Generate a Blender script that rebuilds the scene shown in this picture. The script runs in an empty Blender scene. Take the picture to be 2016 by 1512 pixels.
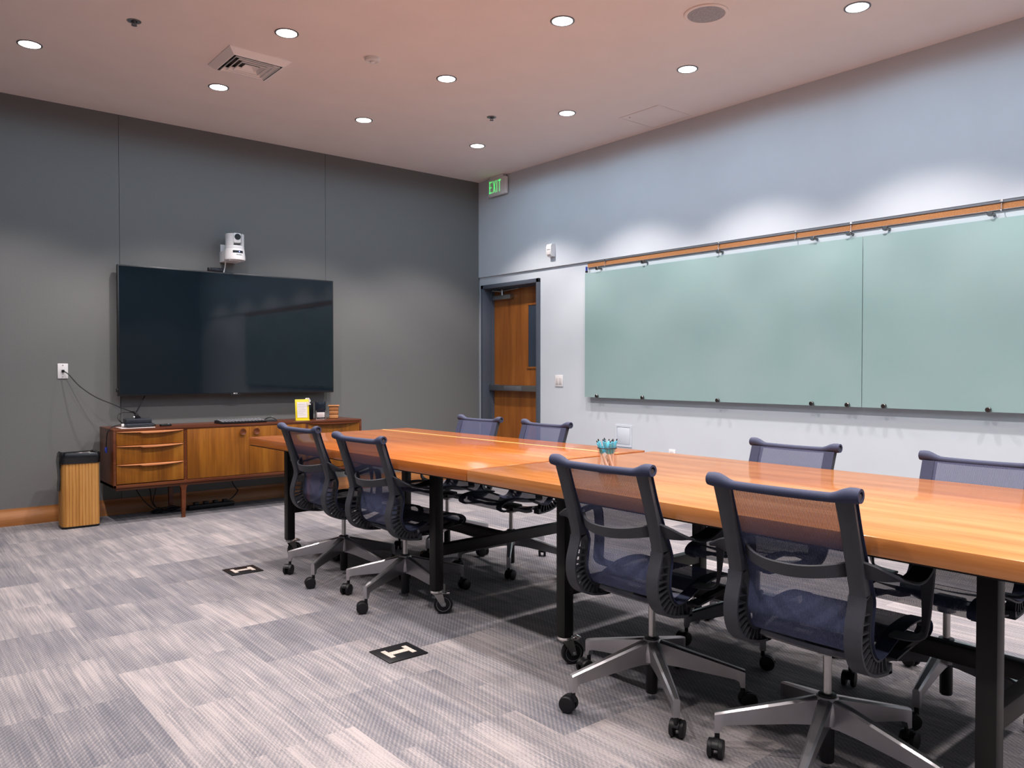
import bpy, bmesh, math, random
from mathutils import Vector, Matrix
random.seed(7)
PI = math.pi
R = math.radians
C = bpy.context.scene.collection
scn = bpy.context.scene

# ------------------------------------------------------------------ camera, world, exposure
cam_d = bpy.data.cameras.new('camera'); cam = bpy.data.objects.new('camera', cam_d); C.objects.link(cam)
cam.location = (-5.3841, -7.1210, 1.2)
cam.rotation_euler = (R(90 - 1.0065), 0, R(-39.5095))
cam_d.sensor_width = 36.0; cam_d.sensor_fit = 'HORIZONTAL'
cam_d.lens = 1550.44 / 2016 * 36.0
cam_d.clip_start = 0.05; cam_d.clip_end = 60
scn.camera = cam
w = bpy.data.worlds.new('world'); scn.world = w; w.use_nodes = True
w.node_tree.nodes['Background'].inputs[0].default_value = (0.55, 0.62, 0.75, 1)
w.node_tree.nodes['Background'].inputs[1].default_value = 0.05
vs = scn.view_settings
vs.view_transform = 'Standard'; vs.look = 'None'; vs.exposure = 0.29; vs.gamma = 1.0; vs.use_curve_mapping = False

SPOT_W = 94.0            # power of one ceiling downlight
FILL_W = 8.5             # added cool fill at each downlight, stands in for ambient light
LAMP_COL = (1.0, 0.89, 0.845)
FILL_COL = (.54, .79, 1.0)  # blue tint of the added fill, to cool upper walls and shade
CEIL = 3.312

# ------------------------------------------------------------------ node helpers
class N:
    def __init__(s, name):
        s.m = bpy.data.materials.new(name); s.m.use_nodes = True
        s.t = s.m.node_tree; s.bs = s.t.nodes['Principled BSDF']; s.out = s.t.nodes['Material Output']
        s._co = None
    def n(s, typ, **k):
        x = s.t.nodes.new(typ)
        for a, v in k.items(): setattr(x, a, v)
        return x
    def link(s, a, b): s.t.links.new(a, b)
    def put(s, sock, v):
        if isinstance(v, bpy.types.NodeSocket): s.link(v, sock)
        else: sock.default_value = v
    def co(s):
        if s._co is None: s._co = s.n('ShaderNodeTexCoord').outputs['Object']
        return s._co
    def mapped(s, scale=(1, 1, 1), rot=(0, 0, 0), loc=(0, 0, 0), src=None):
        mp = s.n('ShaderNodeMapping'); s.link(src or s.co(), mp.inputs[0])
        mp.inputs['Scale'].default_value = scale; mp.inputs['Rotation'].default_value = rot; mp.inputs['Location'].default_value = loc
        return mp.outputs[0]
    def noise(s, vec, scale=5, detail=3, rough=.55):
        x = s.n('ShaderNodeTexNoise'); s.link(vec, x.inputs['Vector'])
        x.inputs['Scale'].default_value = scale; x.inputs['Detail'].default_value = detail; x.inputs['Roughness'].default_value = rough
        return x.outputs['Fac']
    def wave(s, vec, scale, direction='X', dist=0, detail=0, dscale=1, profile='SIN'):
        x = s.n('ShaderNodeTexWave', bands_direction=direction, wave_profile=profile); s.link(vec, x.inputs['Vector'])
        x.inputs['Scale'].default_value = scale; x.inputs['Distortion'].default_value = dist
        x.inputs['Detail'].default_value = detail; x.inputs['Detail Scale'].default_value = dscale
        return x.outputs['Fac']
    def math(s, op, a, b=0.0, c=None):
        x = s.n('ShaderNodeMath', operation=op); s.put(x.inputs[0], a); s.put(x.inputs[1], b)
        if c is not None: s.put(x.inputs[2], c)
        return x.outputs[0]
    def ramp(s, fac, stops):
        x = s.n('ShaderNodeValToRGB'); s.link(fac, x.inputs[0]); e = x.color_ramp.elements
        while len(e) < len(stops): e.new(0.5)
        for i, (p, c) in enumerate(stops):
            e[i].position = p; e[i].color = (c[0], c[1], c[2], 1) if not isinstance(c, (int, float)) else (c, c, c, 1)
        return x.outputs[0]
    def mix(s, fac, a, b, mode='MIX'):
        x = s.n('ShaderNodeMix', data_type='RGBA', blend_type=mode)
        s.put(x.inputs[0], fac)
        s.put(x.inputs[6], a if isinstance(a, bpy.types.NodeSocket) else (*a, 1))
        s.put(x.inputs[7], b if isinstance(b, bpy.types.NodeSocket) else (*b, 1))
        return x.outputs[2]
    def bump(s, h, strength=.2, dist=.002):
        b = s.n('ShaderNodeBump'); s.link(h, b.inputs['Height']); b.inputs['Strength'].default_value = strength
        b.inputs['Distance'].default_value = dist; s.link(b.outputs[0], s.bs.inputs['Normal'])
    def set(s, **k):
        al = dict(col='Base Color', rough='Roughness', metal='Metallic', coat='Coat Weight', coat_rough='Coat Roughness', spec='Specular IOR Level',
                  emit='Emission Color', estr='Emission Strength', ior='IOR', trans='Transmission Weight', sheen='Sheen Weight')
        for a, v in k.items():
            if isinstance(v, tuple) and len(v) == 3: v = (*v, 1)
            s.put(s.bs.inputs[al[a]], v)
        return s

def speck(name, col, rough=.5, metal=0., var=.06, scale=60, bumpy=0., **k):
    """plain surface with a faint procedural mottle"""
    n = N(name); f = n.noise(n.co(), scale, 2)
    lo = tuple(c * (1 - var) for c in col); hi = tuple(min(1, c * (1 + var)) for c in col)
    n.set(col=n.ramp(f, [(.3, lo), (.7, hi)]), rough=rough, metal=metal, **k)
    if bumpy: n.bump(n.noise(n.co(), scale * 6, 2), bumpy, .001)
    return n.m

def wood(name, dark, mid, light, axis='Y', rough=.3, coat=.3, fine=1.0, spec=.5):
    n = N(name)
    st = {'X': (1.2, 14, 14), 'Y': (14, 1.2, 14), 'Z': (14, 14, 1.2)}[axis]
    st2 = {'X': (3, 120, 120), 'Y': (120, 3, 120), 'Z': (120, 120, 3)}[axis]
    a = n.noise(n.mapped(st), 1.0 * fine, 4, .6); b = n.noise(n.mapped(st2), 1.0 * fine, 2)
    f = n.math('ADD', n.math('MULTIPLY', a, .75), n.math('MULTIPLY', b, .25))
    n.set(col=n.ramp(f, [(.33, dark), (.5, mid), (.66, light)]), rough=rough, coat=coat, coat_rough=.12, spec=spec)
    return n.m

M = {}
M['ceiling'] = speck('ceiling_paint', (.84, .745, .705), .9, scale=3, var=.02)
M['wall'] = speck('pale_blue_wall_paint', (.555, .595, .635), .85, scale=4, var=.015, bumpy=.05)
M['wall_far'] = speck('darkened_unseen_wall', (.15, .155, .165), .85, scale=4, var=.015)  # unseen walls, colour darkened to cut fill light and deepen shade
def fabric_wall():
    n = N('grey_fabric_wall'); v = n.co()
    f = n.math('ADD', n.math('MULTIPLY', n.noise(v, 900, 1), .5), n.math('MULTIPLY', n.noise(v, 160, 2), .5))
    n.set(col=n.ramp(f, [(.3, (.138, .138, .136)), (.7, (.182, .182, .178))]), rough=.95, spec=.2)
    n.bump(f, .12, .001); return n.m
M['fabric'] = fabric_wall()
M['seam'] = speck('dark_seam', (.03, .03, .03), .9)

def carpet():
    n = N('grey_carpet_tiles'); v = n.co()
    sep = n.n('ShaderNodeSeparateXYZ'); n.link(v, sep.inputs[0]); x, y = sep.outputs[0], sep.outputs[1]
    tx = n.math('FLOOR', n.math('DIVIDE', n.math('ADD', x, .12), .5))
    ty = n.math('FLOOR', n.math('ADD', n.math('DIVIDE', y, .5), n.math('MULTIPLY', n.math('MODULO', n.math('ADD', tx, 100), 2), .5)))
    cb = n.n('ShaderNodeCombineXYZ'); n.link(tx, cb.inputs[0]); n.link(ty, cb.inputs[1])
    wn = n.n('ShaderNodeTexWhiteNoise', noise_dimensions='2D'); n.link(cb.outputs[0], wn.inputs[0])
    rnd = wn.outputs['Value']
    off = n.n('ShaderNodeVectorMath', operation='ADD'); n.link(v, off.inputs[0]); n.link(wn.outputs['Color'], off.inputs[1])
    streak = n.noise(n.mapped((150, 2.6, 1), src=off.outputs[0]), 1, 3, .6)
    broad = n.noise(n.mapped((22, 1.6, 1), src=off.outputs[0]), 1, 2, .5)
    cloud = n.noise(n.mapped((4.5, 3.0, 1), src=off.outputs[0]), 1, 2, .5)
    fleck = n.noise(v, 170, 2, .7)
    rib = n.wave(n.mapped((1, 1, 1), rot=(0, 0, R(38))), 22, 'X', .8, 1, 40)
    patch = n.math('ADD', n.math('MULTIPLY', rnd, .20), n.math('ADD', n.math('MULTIPLY', broad, .46), n.math('MULTIPLY', cloud, .46)))   # about .2 to .95
    dark = n.math('MULTIPLY', n.math('SUBTRACT', .82, patch), 1.6)
    dark.node.use_clamp = True
    f = n.math('ADD', n.math('MULTIPLY', patch, .36), n.math('ADD', n.math('MULTIPLY', streak, .38), n.math('MULTIPLY', fleck, .29)))
    f = n.math('SUBTRACT', f, n.math('MULTIPLY', n.math('MULTIPLY', rib, dark), .19))
    n.set(col=n.ramp(f, [(.36, (.092, .094, .112)), (.50, (.172, .164, .176)), (.64, (.325, .292, .288))]), rough=.97, spec=.1, sheen=.1)
    n.bump(f, .5, .004); return n.m
M['carpet'] = carpet()

M['table'] = wood('cherry_table_wood', (.285, .078, .015), (.355, .106, .022), (.43, .145, .036), 'Y', .13, .0)
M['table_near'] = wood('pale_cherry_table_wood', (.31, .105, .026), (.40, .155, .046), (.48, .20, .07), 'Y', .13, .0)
M['table_inlay'] = wood('light_inlay_wood', (.70, .42, .13), (.82, .52, .18), (.88, .60, .25), 'Y', .13, .0)
M['teak'] = wood('teak_front', (.125, .038, .003), (.215, .072, .005), (.30, .115, .011), 'Z', .45, .0, spec=.25)
M['teak_dark'] = wood('teak_frame', (.055, .013, .004), (.095, .024, .007), (.145, .042, .012), 'X', .33, .05, spec=.35)
M['teak_handle'] = wood('teak_handle', (.36, .13, .05), (.48, .19, .08), (.58, .26, .12), 'X', .3, .3)
M['door_wood'] = wood('door_veneer', (.19, .055, .008), (.30, .095, .014), (.38, .135, .024), 'Z', .4, .15, .6)
M['base_wood'] = wood('baseboard_wood', (.22, .075, .016), (.33, .125, .03), (.42, .17, .05), 'X', .45, .1)
M['slat'] = wood('bin_oak', (.34, .145, .032), (.46, .215, .055), (.56, .285, .09), 'Z', .5, .0, spec=.25)
M['cork'] = speck('cork', (.40, .175, .065), .9, scale=240, var=.35)
M['box_wood'] = wood('small_box_wood', (.38, .15, .05), (.50, .22, .08), (.58, .29, .12), 'X', .45, .1)

M['black_steel'] = speck('black_powder_steel', (.0075, .0068, .0070), .45, scale=200, spec=.25)
M['chrome'] = speck('chrome', (.78, .76, .74), .14, 1., var=.02)
M['nickel'] = speck('brushed_nickel', (.42, .41, .40), .33, 1., var=.04)
M['alu'] = speck('polished_aluminium', (.43, .425, .44), .36, 1., var=.03, scale=30)
M['plastic_grey'] = speck('graphite_plastic', (.036, .038, .047), .5, bumpy=.06, scale=90, spec=.35)
M['plastic_black'] = speck('black_plastic', (.0075, .0075, .0095), .4, spec=.3)
M['rubber'] = speck('rubber', (.0065, .0065, .008), .5, spec=.35)
M['wheel_grey'] = speck('grey_wheel_hub', (.24, .26, .29), .4)
M['roll'] = speck('blue_fabric_roll', (.023, .031, .072), .75, scale=500, var=.25, bumpy=.2)
def mesh_fabric():
    n = N('blue_mesh_fabric'); v = n.co()
    st = n.wave(v, 2 * PI / .0040 / 20.0 * 1.0, 'Y', 0)
    op = n.math('ADD', .64, n.math('MULTIPLY', st, .30))
    n.set(col=n.ramp(n.noise(v, 300, 2), [(.3, (.055, .068, .135)), (.7, (.085, .100, .180))]), rough=.7, spec=.25)
    tr = n.n('ShaderNodeBsdfTransparent'); mx = n.n('ShaderNodeMixShader')
    n.put(mx.inputs[0], op); n.link(tr.outputs[0], mx.inputs[1]); n.link(n.bs.outputs[0], mx.inputs[2]); n.link(mx.outputs[0], n.out.inputs[0])
    return n.m
M['mesh'] = mesh_fabric()

M['tv_screen'] = speck('tv_screen_glass', (.0045, .009, .0135), .045, spec=.5)
M['tv_body'] = speck('tv_bezel', (.008, .008, .009), .35)
M['white_plastic'] = speck('white_plastic', (.76, .74, .73), .4, var=.02)
M['vent_white'] = speck('white_enamel', (.90, .85, .83), .5, var=.01)
M['knob_metal'] = speck('dark_standoff_metal', (.17, .165, .16), .28, 1., var=.05)
M['grey_plastic'] = speck('grey_print', (.35, .35, .36), .5)
M['pale_plate'] = speck('painted_plate', (.60, .65, .71), .5, var=.02)
M['grey_line'] = speck('shadow_grey_paint', (.20, .21, .23), .7)
M['board'] = speck('green_glass_board', (.305, .408, .404), .4, var=.012, scale=2, coat=.0)
def clear_glass(name, tint, refl=.06, sheen=.8):
    n = N(name); tr = n.n('ShaderNodeBsdfTransparent'); gl = n.n('ShaderNodeBsdfGlossy'); mx = n.n('ShaderNodeMixShader')
    f = n.noise(n.co(), 2, 1)
    n.link(n.ramp(f, [(.3, tint), (.7, tuple(min(1, c * 1.03) for c in tint))]), tr.inputs[0]); gl.inputs[1].default_value = .12
    lw = n.n('ShaderNodeLayerWeight'); lw.inputs[0].default_value = .25
    n.link(n.math('ADD', n.math('MULTIPLY', lw.outputs['Fresnel'], sheen), refl * .5), mx.inputs[0])
    n.link(tr.outputs[0], mx.inputs[1]); n.link(gl.outputs[0], mx.inputs[2]); n.link(mx.outputs[0], n.out.inputs[0])
    return n.m
M['glass'] = clear_glass('clear_board_glass', (.965, .99, .985), .0, .06)
M['acrylic'] = clear_glass('clear_acrylic', (.975, .945, .93), .02, .15)
M['door_glass'] = speck('dark_door_glass', (.035, .05, .075), .08, spec=.6)
M['rail_metal'] = speck('grey_rail', (.17, .175, .19), .4, .4)
M['frame_paint'] = speck('slate_door_frame', (.078, .092, .118), .5)
M['bag'] = speck('black_bin_bag', (.008, .008, .009), .22, scale=8, bumpy=1.0)
M['yellow'] = speck('yellow_plastic', (.62, .50, .012), .4, var=.03)
M['paper'] = speck('paper', (.60, .555, .54), .8, var=.02)
M['pink'] = speck('pink_print', (.62, .36, .36), .7)
M['blue_plastic'] = speck('blue_plug', (.03, .06, .35), .4)
M['turq'] = speck('turquoise_plastic', (.10, .46, .62), .3)
M['pen_white'] = speck('white_barrel', (.80, .70, .62), .35)
M['navy_gloss'] = speck('dark_gloss', (.010, .013, .02), .12)
M['device'] = speck('device_plastic', (.020, .023, .032), .35)
def emitter(name, col, s):
    n = N(name); f = n.noise(n.co(), 5, 1)
    n.set(col=(.8, .8, .8), emit=n.ramp(f, [(.2, col), (.8, tuple(min(1, c * 1.02) for c in col))]), estr=s); return n.m
M['lamp'] = emitter('lit_lamp_lens', (1, .96, .92), 6.0)
M['exit_green'] = emitter('lit_green', (.01, .72, .10), .62)
M['led'] = emitter('blue_led', (.15, .2, 1), 3)

# ------------------------------------------------------------------ mesh helpers
class MB:
    def __init__(s): s.b = bmesh.new()
    def _xf(s, vs, mat):
        if mat is not None: bmesh.ops.transform(s.b, matrix=mat, verts=vs)
    def box(s, x0, x1, y0, y1, z0, z1, bev=0., mat=None, seg=2):
        r = bmesh.ops.create_cube(s.b, size=1.0); v = r['verts']
        bmesh.ops.transform(s.b, matrix=Matrix.Translation(((x0 + x1) / 2, (y0 + y1) / 2, (z0 + z1) / 2)) @ Matrix.Diagonal((abs(x1 - x0), abs(y1 - y0), abs(z1 - z0), 1)), verts=v)
        s._xf(v, mat)
        if bev:
            e = list({e for q in v for e in q.link_edges})
            bmesh.ops.bevel(s.b, geom=e, offset=bev, segments=seg, profile=.5, affect='EDGES')
        return s
    def rings(s, rings, closed=True, cap=True):
        vr = [[s.b.verts.new(p) for p in r] for r in rings]
        k = len(vr[0])
        for a, c in zip(vr, vr[1:]):
            for i in range(k if closed else k - 1):
                j = (i + 1) % k
                try: s.b.faces.new((a[i], a[j], c[j], c[i]))
                except ValueError: pass
        if cap and closed:
            s.b.faces.new(list(reversed(vr[0]))); s.b.faces.new(vr[-1])
        return s
    def cyl(s, p0, p1, r0, r1=None, seg=20, cap=True):
        r1 = r0 if r1 is None else r1
        p0, p1 = Vector(p0), Vector(p1); d = (p1 - p0).normalized()
        u = d.orthogonal().normalized(); v = d.cross(u)
        rg = [[p + (u * math.cos(t) + v * math.sin(t)) * r for t in [2 * PI * i / seg for i in range(seg)]] for p, r in ((p0, r0), (p1, r1))]
        return s.rings(rg, True, cap)
    def tube(s, path, rad, seg=8):
        P = [Vector(p) for p in path]; rg = []; prev = None
        for i, p in enumerate(P):
            d = ((P[i + 1] if i + 1 < len(P) else p) - (P[i - 1] if i else p)).normalized()
            if prev is None: u = d.orthogonal().normalized()
            else:
                u = prev - d * prev.dot(d); u = u.normalized() if u.length > 1e-6 else d.orthogonal().normalized()
            prev = u; v = d.cross(u); r = rad[i] if isinstance(rad, (list, tuple)) else rad
            rg.append([p + (u * math.cos(t) + v * math.sin(t)) * r for t in [2 * PI * k / seg for k in range(seg)]])
        return s.rings(rg)
    def lathe(s, prof, seg=28, origin=(0, 0, 0), mat=None):
        o = Vector(origin); rg = [[Vector((r * math.cos(t), r * math.sin(t), z)) for t in [2 * PI * k / seg for k in range(seg)]] for r, z in prof]
        if mat is not None: rg = [[mat @ p for p in r] for r in rg]
        rg = [[p + o for p in r] for r in rg]
        return s.rings(rg, True, True)
    def prism(s, poly, axis, a, c):
        """extrude a closed 2-D polygon along an axis from a to c"""
        f = {'X': lambda p, t: (t, p[0], p[1]), 'Y': lambda p, t: (p[0], t, p[1]), 'Z': lambda p, t: (p[0], p[1], t)}[axis]
        return s.rings([[f(p, t) for p in poly] for t in (a, c)])
    def band(s, path, y0, y1, th):
        """strip following an (x,z) path, from y0 to y1, th thick (to the left of travel)"""
        n = len(path); nor = []
        for i in range(n):
            a = path[max(0, i - 1)]; c = path[min(n - 1, i + 1)]; d = Vector((c[0] - a[0], c[1] - a[1])).normalized(); nor.append((-d.y, d.x))
        rg = []
        for (x, z), (nx, nz) in zip(path, nor):
            rg.append([(x, y0, z), (x, y1, z), (x + nx * th, y1, z + nz * th), (x + nx * th, y0, z + nz * th)])
        return s.rings(rg)
    def ribbon(s, A, B, th):
        """strip between two 3-D edges with thickness"""
        n = len(A); rg = []
        A = [Vector(p) for p in A]; B = [Vector(p) for p in B]
        for i in range(n):
            t = (A[min(n - 1, i + 1)] + B[min(n - 1, i + 1)]) - (A[max(0, i - 1)] + B[max(0, i - 1)])
            w_ = B[i] - A[i]; nn = t.cross(w_).normalized() * th / 2
            m = (A[i] + B[i]) / 2; e = w_.normalized() * th * .3
            rg.append([A[i] + nn + e, m + nn, B[i] + nn - e, B[i], B[i] - nn - e, m - nn, A[i] - nn + e, A[i]])
        return s.rings(rg)
    def build(s, name, mat, parent=None, smooth=40, loc=None):
        bmesh.ops.remove_doubles(s.b, verts=s.b.verts, dist=1e-6)
        bmesh.ops.recalc_face_normals(s.b, faces=s.b.faces)
        me = bpy.data.meshes.new(name); s.b.to_mesh(me); s.b.free()
        me.materials.append(mat)
        for p in me.polygons: p.use_smooth = True
        me.set_sharp_from_angle(angle=R(smooth))
        o = bpy.data.objects.new(name, me); C.objects.link(o)
        if parent: o.parent = parent
        if loc: o.location = loc
        return o

def catmull(P, k=6):
    out = []
    n = len(P)
    for i in range(n - 1):
        p0, p1, p2, p3 = (Vector(P[max(0, i - 1)]), Vector(P[i]), Vector(P[i + 1]), Vector(P[min(n - 1, i + 2)]))
        for j in range(k):
            t = j / k
            out.append(tuple(.5 * ((2 * p1) + (p2 - p0) * t + (2 * p0 - 5 * p1 + 4 * p2 - p3) * t * t + (3 * p1 - p0 - 3 * p2 + p3) * t ** 3)))
    out.append(tuple(P[-1])); return out
def sample(P, t):
    L = [0]
    for a, b in zip(P, P[1:]): L.append(L[-1] + (Vector(b) - Vector(a)).length)
    d = t * L[-1]
    for i in range(len(P) - 1):
        if d <= L[i + 1] + 1e-9:
            f = (d - L[i]) / max(1e-9, L[i + 1] - L[i]); return tuple(Vector(P[i]).lerp(Vector(P[i + 1]), f))
    return tuple(P[-1])

def tag(o, label, cat, group=None, kind=None):
    o['label'] = label; o['category'] = cat
    if group: o['group'] = group
    if kind: o['kind'] = kind
    return o
def thing(name, label, cat, loc=(0, 0, 0), rz=0, group=None, kind=None):
    o = bpy.data.objects.new(name, None); C.objects.link(o); o.empty_display_size = .1
    o.location = loc; o.rotation_euler = (0, 0, rz)
    return tag(o, label, cat, group, kind)
def children(o): return [c for c in bpy.data.objects if c.parent == o]
def copy_tree(o, parent=None):
    c = o.copy(); C.objects.link(c)
    if parent: c.parent = parent
    for ch in children(o): copy_tree(ch, c)
    return c
def struct(o, label, cat): return tag(o, label, cat, kind='structure')

# ------------------------------------------------------------------ room shell
X0, Y0 = -7.6, -9.7
def wallbox(*b): m = MB(); m.box(*b); return m
struct(wallbox(X0, .15, Y0, .12, -.1, 0).build('floor', M['carpet']), 'grey streaked carpet tile floor', 'floor')
struct(wallbox(X0, .15, Y0, .12, CEIL, CEIL + .1).build('ceiling', M['ceiling']), 'warm off-white painted ceiling', 'ceiling')
m = MB()
for a, b in ((X0, -3.7305), (-3.7275, -1.8785), (-1.8755, .0)): m.box(a, b, 0, .06, 0, CEIL)
wb = struct(m.build('wall_back', M['fabric']), 'dark grey fabric panelled wall behind the television', 'wall')
MB().box(X0, .0, .05, .12, 0, CEIL).build('panel_seam', M['seam'], wb)
# right wall: upper part stands 22 mm proud of the lower part, doorway cut in the lower part
DY0, DY1, DZ = -1.027, -.043, 2.150
ZL = 2.243
m = MB()
m.box(.022, .15, Y0, DY0, 0, ZL); m.box(.022, .15, DY1, .06, 0, ZL); m.box(.022, .15, DY0, DY1, DZ, ZL)
struct(m.build('wall_right', M['wall']), 'pale blue-white lower wall behind the glass writing boards', 'wall')
struct(wallbox(0, .15, Y0, .0, ZL, CEIL).build('wall_right_upper', M['wall']), 'pale blue-white upper wall standing proud above the cork rail', 'wall')
struct(wallbox(X0 - .1, X0, Y0, .12, -.1, CEIL + .1).build('wall_left', M['wall_far']), 'wall on the left, outside the view, darkened to cut fill light', 'wall')
struct(wallbox(X0 - .1, .15, Y0 - .1, Y0, -.1, CEIL + .1).build('wall_front', M['wall_far']), 'wall behind the camera, darkened to cut fill light', 'wall')
m = MB(); m.prism([(0, 0), (-.016, 0), (-.016, .088), (-.006, .1), (-.006, .132), (0, .132)], 'X', X0, 0)
struct(m.build('baseboard_back', M['base_wood']), 'orange brown wooden baseboard along the dark grey wall', 'baseboard')
m = MB(); m.box(.010, .022, Y0, DY0 - .02, 0, .1, .003)
struct(m.build('baseboard_right', M['base_wood']), 'wooden baseboard along the pale wall', 'baseboard')

# door: frame, leaf, window, closer, push bar
door = thing('door_1', 'wooden door in slate frame at the far right corner', 'door', kind='structure')
m = MB(); fw = .042
for a, b in ((DY1 - fw, DY1), (DY0, DY0 + fw)): m.box(-.004, .150, a, b, 0, DZ, .002)
m.box(-.004, .150, DY0, DY1, DZ - fw, DZ, .002)
for a, b in ((DY1 - fw - .014, DY1 - fw + .002), (DY0 + fw - .002, DY0 + fw + .014)): m.box(.108, .150, a, b, 0, DZ - fw)
m.box(.108, .150, DY0 + fw, DY1 - fw, DZ - fw - .014, DZ - fw)
m.build('door_frame', M['frame_paint'], door)
dx = .150
m = MB(); m.box(dx, dx + .045, DY0 + fw - .002, DY1 - fw + .002, .01, DZ - fw); leaf = m.build('door_leaf', M['door_wood'], door)
m = MB()
wy0, wy1, wz0, wz1 = -.90, -.693, 1.237, 1.897
for a in ((wy0 - .022, wy1 + .022, wz0 - .022, wz0), (wy0 - .022, wy1 + .022, wz1, wz1 + .022), (wy0 - .022, wy0, wz0, wz1), (wy1, wy1 + .022, wz0, wz1)):
    m.box(dx - .010, dx, a[0], a[1], a[2], a[3], .002)
m.build('window_bead', M['door_wood'], door)
MB().box(dx - .003, dx, wy0, wy1, wz0, wz1).build('vision_panel', M['door_glass'], door)
cl = MB().box(dx - .055, dx, -.44, -.12, 1.985, 2.035, .006).build('door_closer', M['nickel'], door)
m = MB(); m.tube([(dx - .03, -.30, 2.035), (dx - .05, -.30, 2.07), (dx - .09, -.17, 2.085)], .007); m.tube([(dx - .05, -.30, 2.075), (dx - .03, -.56, 2.092)], .007)
m.cyl((dx - .05, -.30, 2.03), (dx - .05, -.30, 2.09), .014); m.build('closer_arm', M['nickel'], cl)
m = MB(); m.box(dx - .075, dx - .02, DY0 + fw + .02, DY1 - fw - .01, .972, 1.036, .006); pb = m.build('push_bar', M['nickel'], door)
MB().box(dx - .078, dx - .074, -.66, -.36, .980, 1.028, .001).build('push_pad', M['rail_metal'], pb)
m = MB()
for yy in (-.14, -.93): m.box(dx - .03, dx, yy - .04, yy + .04, .968, 1.04, .004)
m.build('bar_end_bracket', M['rail_metal'], pb)

# ------------------------------------------------------------------ ceiling fittings
def downlight(x, y, label, group='recessed downlights', proto=[None]):
    if proto[0] is None:
        t = thing('downlight', label, 'ceiling light', (x, y, CEIL), 0, group)
        m = MB(); m.lathe([(.074, 0), (.074, -.003), (.070, -.005), (.0635, -.004), (.0635, -.0005), (.0634, 0)]); m.build('trim_shadow_ring', M['rail_metal'], t)  # trim whose dark grey stands in for the thin shadow round the recess
        m = MB(); m.lathe([(.062, -.0002), (.062, -.0035), (.05, -.0045), (.001, -.005)]); m.build('lamp_lens', M['lamp'], t)
        ld = bpy.data.lights.new('lamp_beam', 'SPOT'); ld.energy = SPOT_W; ld.color = LAMP_COL; ld.spot_size = R(105); ld.spot_blend = .42; ld.shadow_soft_size = .05
        l = bpy.data.objects.new('lamp_beam', ld); C.objects.link(l); l.parent = t; l.location = (0, 0, -.06)
        ld = bpy.data.lights.new('cool_fill', 'SPOT'); ld.energy = FILL_W; ld.color = FILL_COL; ld.spot_size = R(179); ld.spot_blend = .2; ld.shadow_soft_size = .05  # added wide blue fill light, separate from the lamp's own beam
        l = bpy.data.objects.new('cool_fill', ld); C.objects.link(l); l.parent = t; l.location = (0, 0, -.06)
        proto[0] = t; return t
    t = copy_tree(proto[0]); t.location = (x, y, CEIL); t['label'] = label; t['group'] = group; return t
GX = [-.895, -2.095, -3.31, -4.525]
GY = [-1.165, -2.387, -3.612, -4.835, -6.05, -7.27, -8.49]
vis = {(-4.525, -1.165): 'round recessed downlight at the far left of the ceiling, left of the square air vent',
       (-3.31, -2.387): 'round recessed downlight beside the square air vent, on the side nearest the camera',
       (-3.31, -1.165): 'round recessed downlight between the square air vent and the dark grey wall',
       (-2.095, -3.612): 'round recessed downlight at the top centre of the photo, left of the round ceiling speaker',
       (-2.095, -2.387): 'round recessed downlight in mid ceiling, first to the right of the smoke detector',
       (-2.095, -1.165): 'round recessed downlight near the dark grey wall, midway between air vent and exit sign',
       (-.895, -4.835): 'round recessed downlight at the top right, right of the round ceiling speaker',
       (-.895, -3.612): 'round recessed downlight directly below the round speaker, above the ceiling access hatch',
       (-.895, -2.387): 'round recessed downlight between the far sprinkler and the ceiling access hatch',
       (-.895, -1.165): 'round recessed downlight nearest the green exit sign in the corner'}
for gx in GX:
    for gy in GY:
        if (gx, gy) in vis: downlight(gx, gy, vis[(gx, gy)])
for gx in GX:
    for gy in GY:
        if (gx, gy) not in vis: downlight(gx, gy, 'round recessed downlight in the part of the ceiling outside the photo', 'downlights outside the photo')

# square air diffuser
t = thing('air_vent', 'square white ceiling air vent with nested louvres', 'air vent', (-3.308, -1.772, CEIL))
def sq(m, a, za, b, zb, th=.002):
    """sloped square ring from half-size a at za to half-size b at zb"""
    def ring(h, z): return [(-h, -h, z), (h, -h, z), (h, h, z), (-h, h, z)]
    m.rings([ring(a, za), ring(b, zb), ring(b - th, zb), ring(a - th, za), ring(a, za)], True, False)
m = MB()
o4 = lambda h, z: [(-h, -h, z), (h, -h, z), (h, h, z), (-h, h, z)]
m.rings([o4(.213, 0), o4(.213, -.006), o4(.172, -.040), o4(.166, -.040), o4(.190, -.004), o4(.190, 0), o4(.213, 0)], True, False)
m.build('vent_frame', M['vent_white'], t, smooth=15)
for k, a in enumerate((.140, .107, .074)):
    m = MB(); m.rings([o4(a + .012, -.038), o4(a + .012, -.046), o4(a + .010, -.046), o4(a + .009, -.040), o4(a - .010, -.020), o4(a - .007, -.018), o4(a + .012, -.038)], True, False)
    m.build('louvre', M['vent_white'], t, smooth=15)
m = MB(); m.rings([o4(.050, -.038), o4(.048, -.040), o4(.016, -.020), o4(.014, -.018), o4(.050, -.038)], True, False); m.box(-.018, .018, -.018, .018, -.022, -.018); m.build('louvre', M['vent_white'], t, smooth=15)
MB().box(-.19, .19, -.19, .19, -.003, -.0005).build('dark_throat', M['plastic_black'], t)

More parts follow.
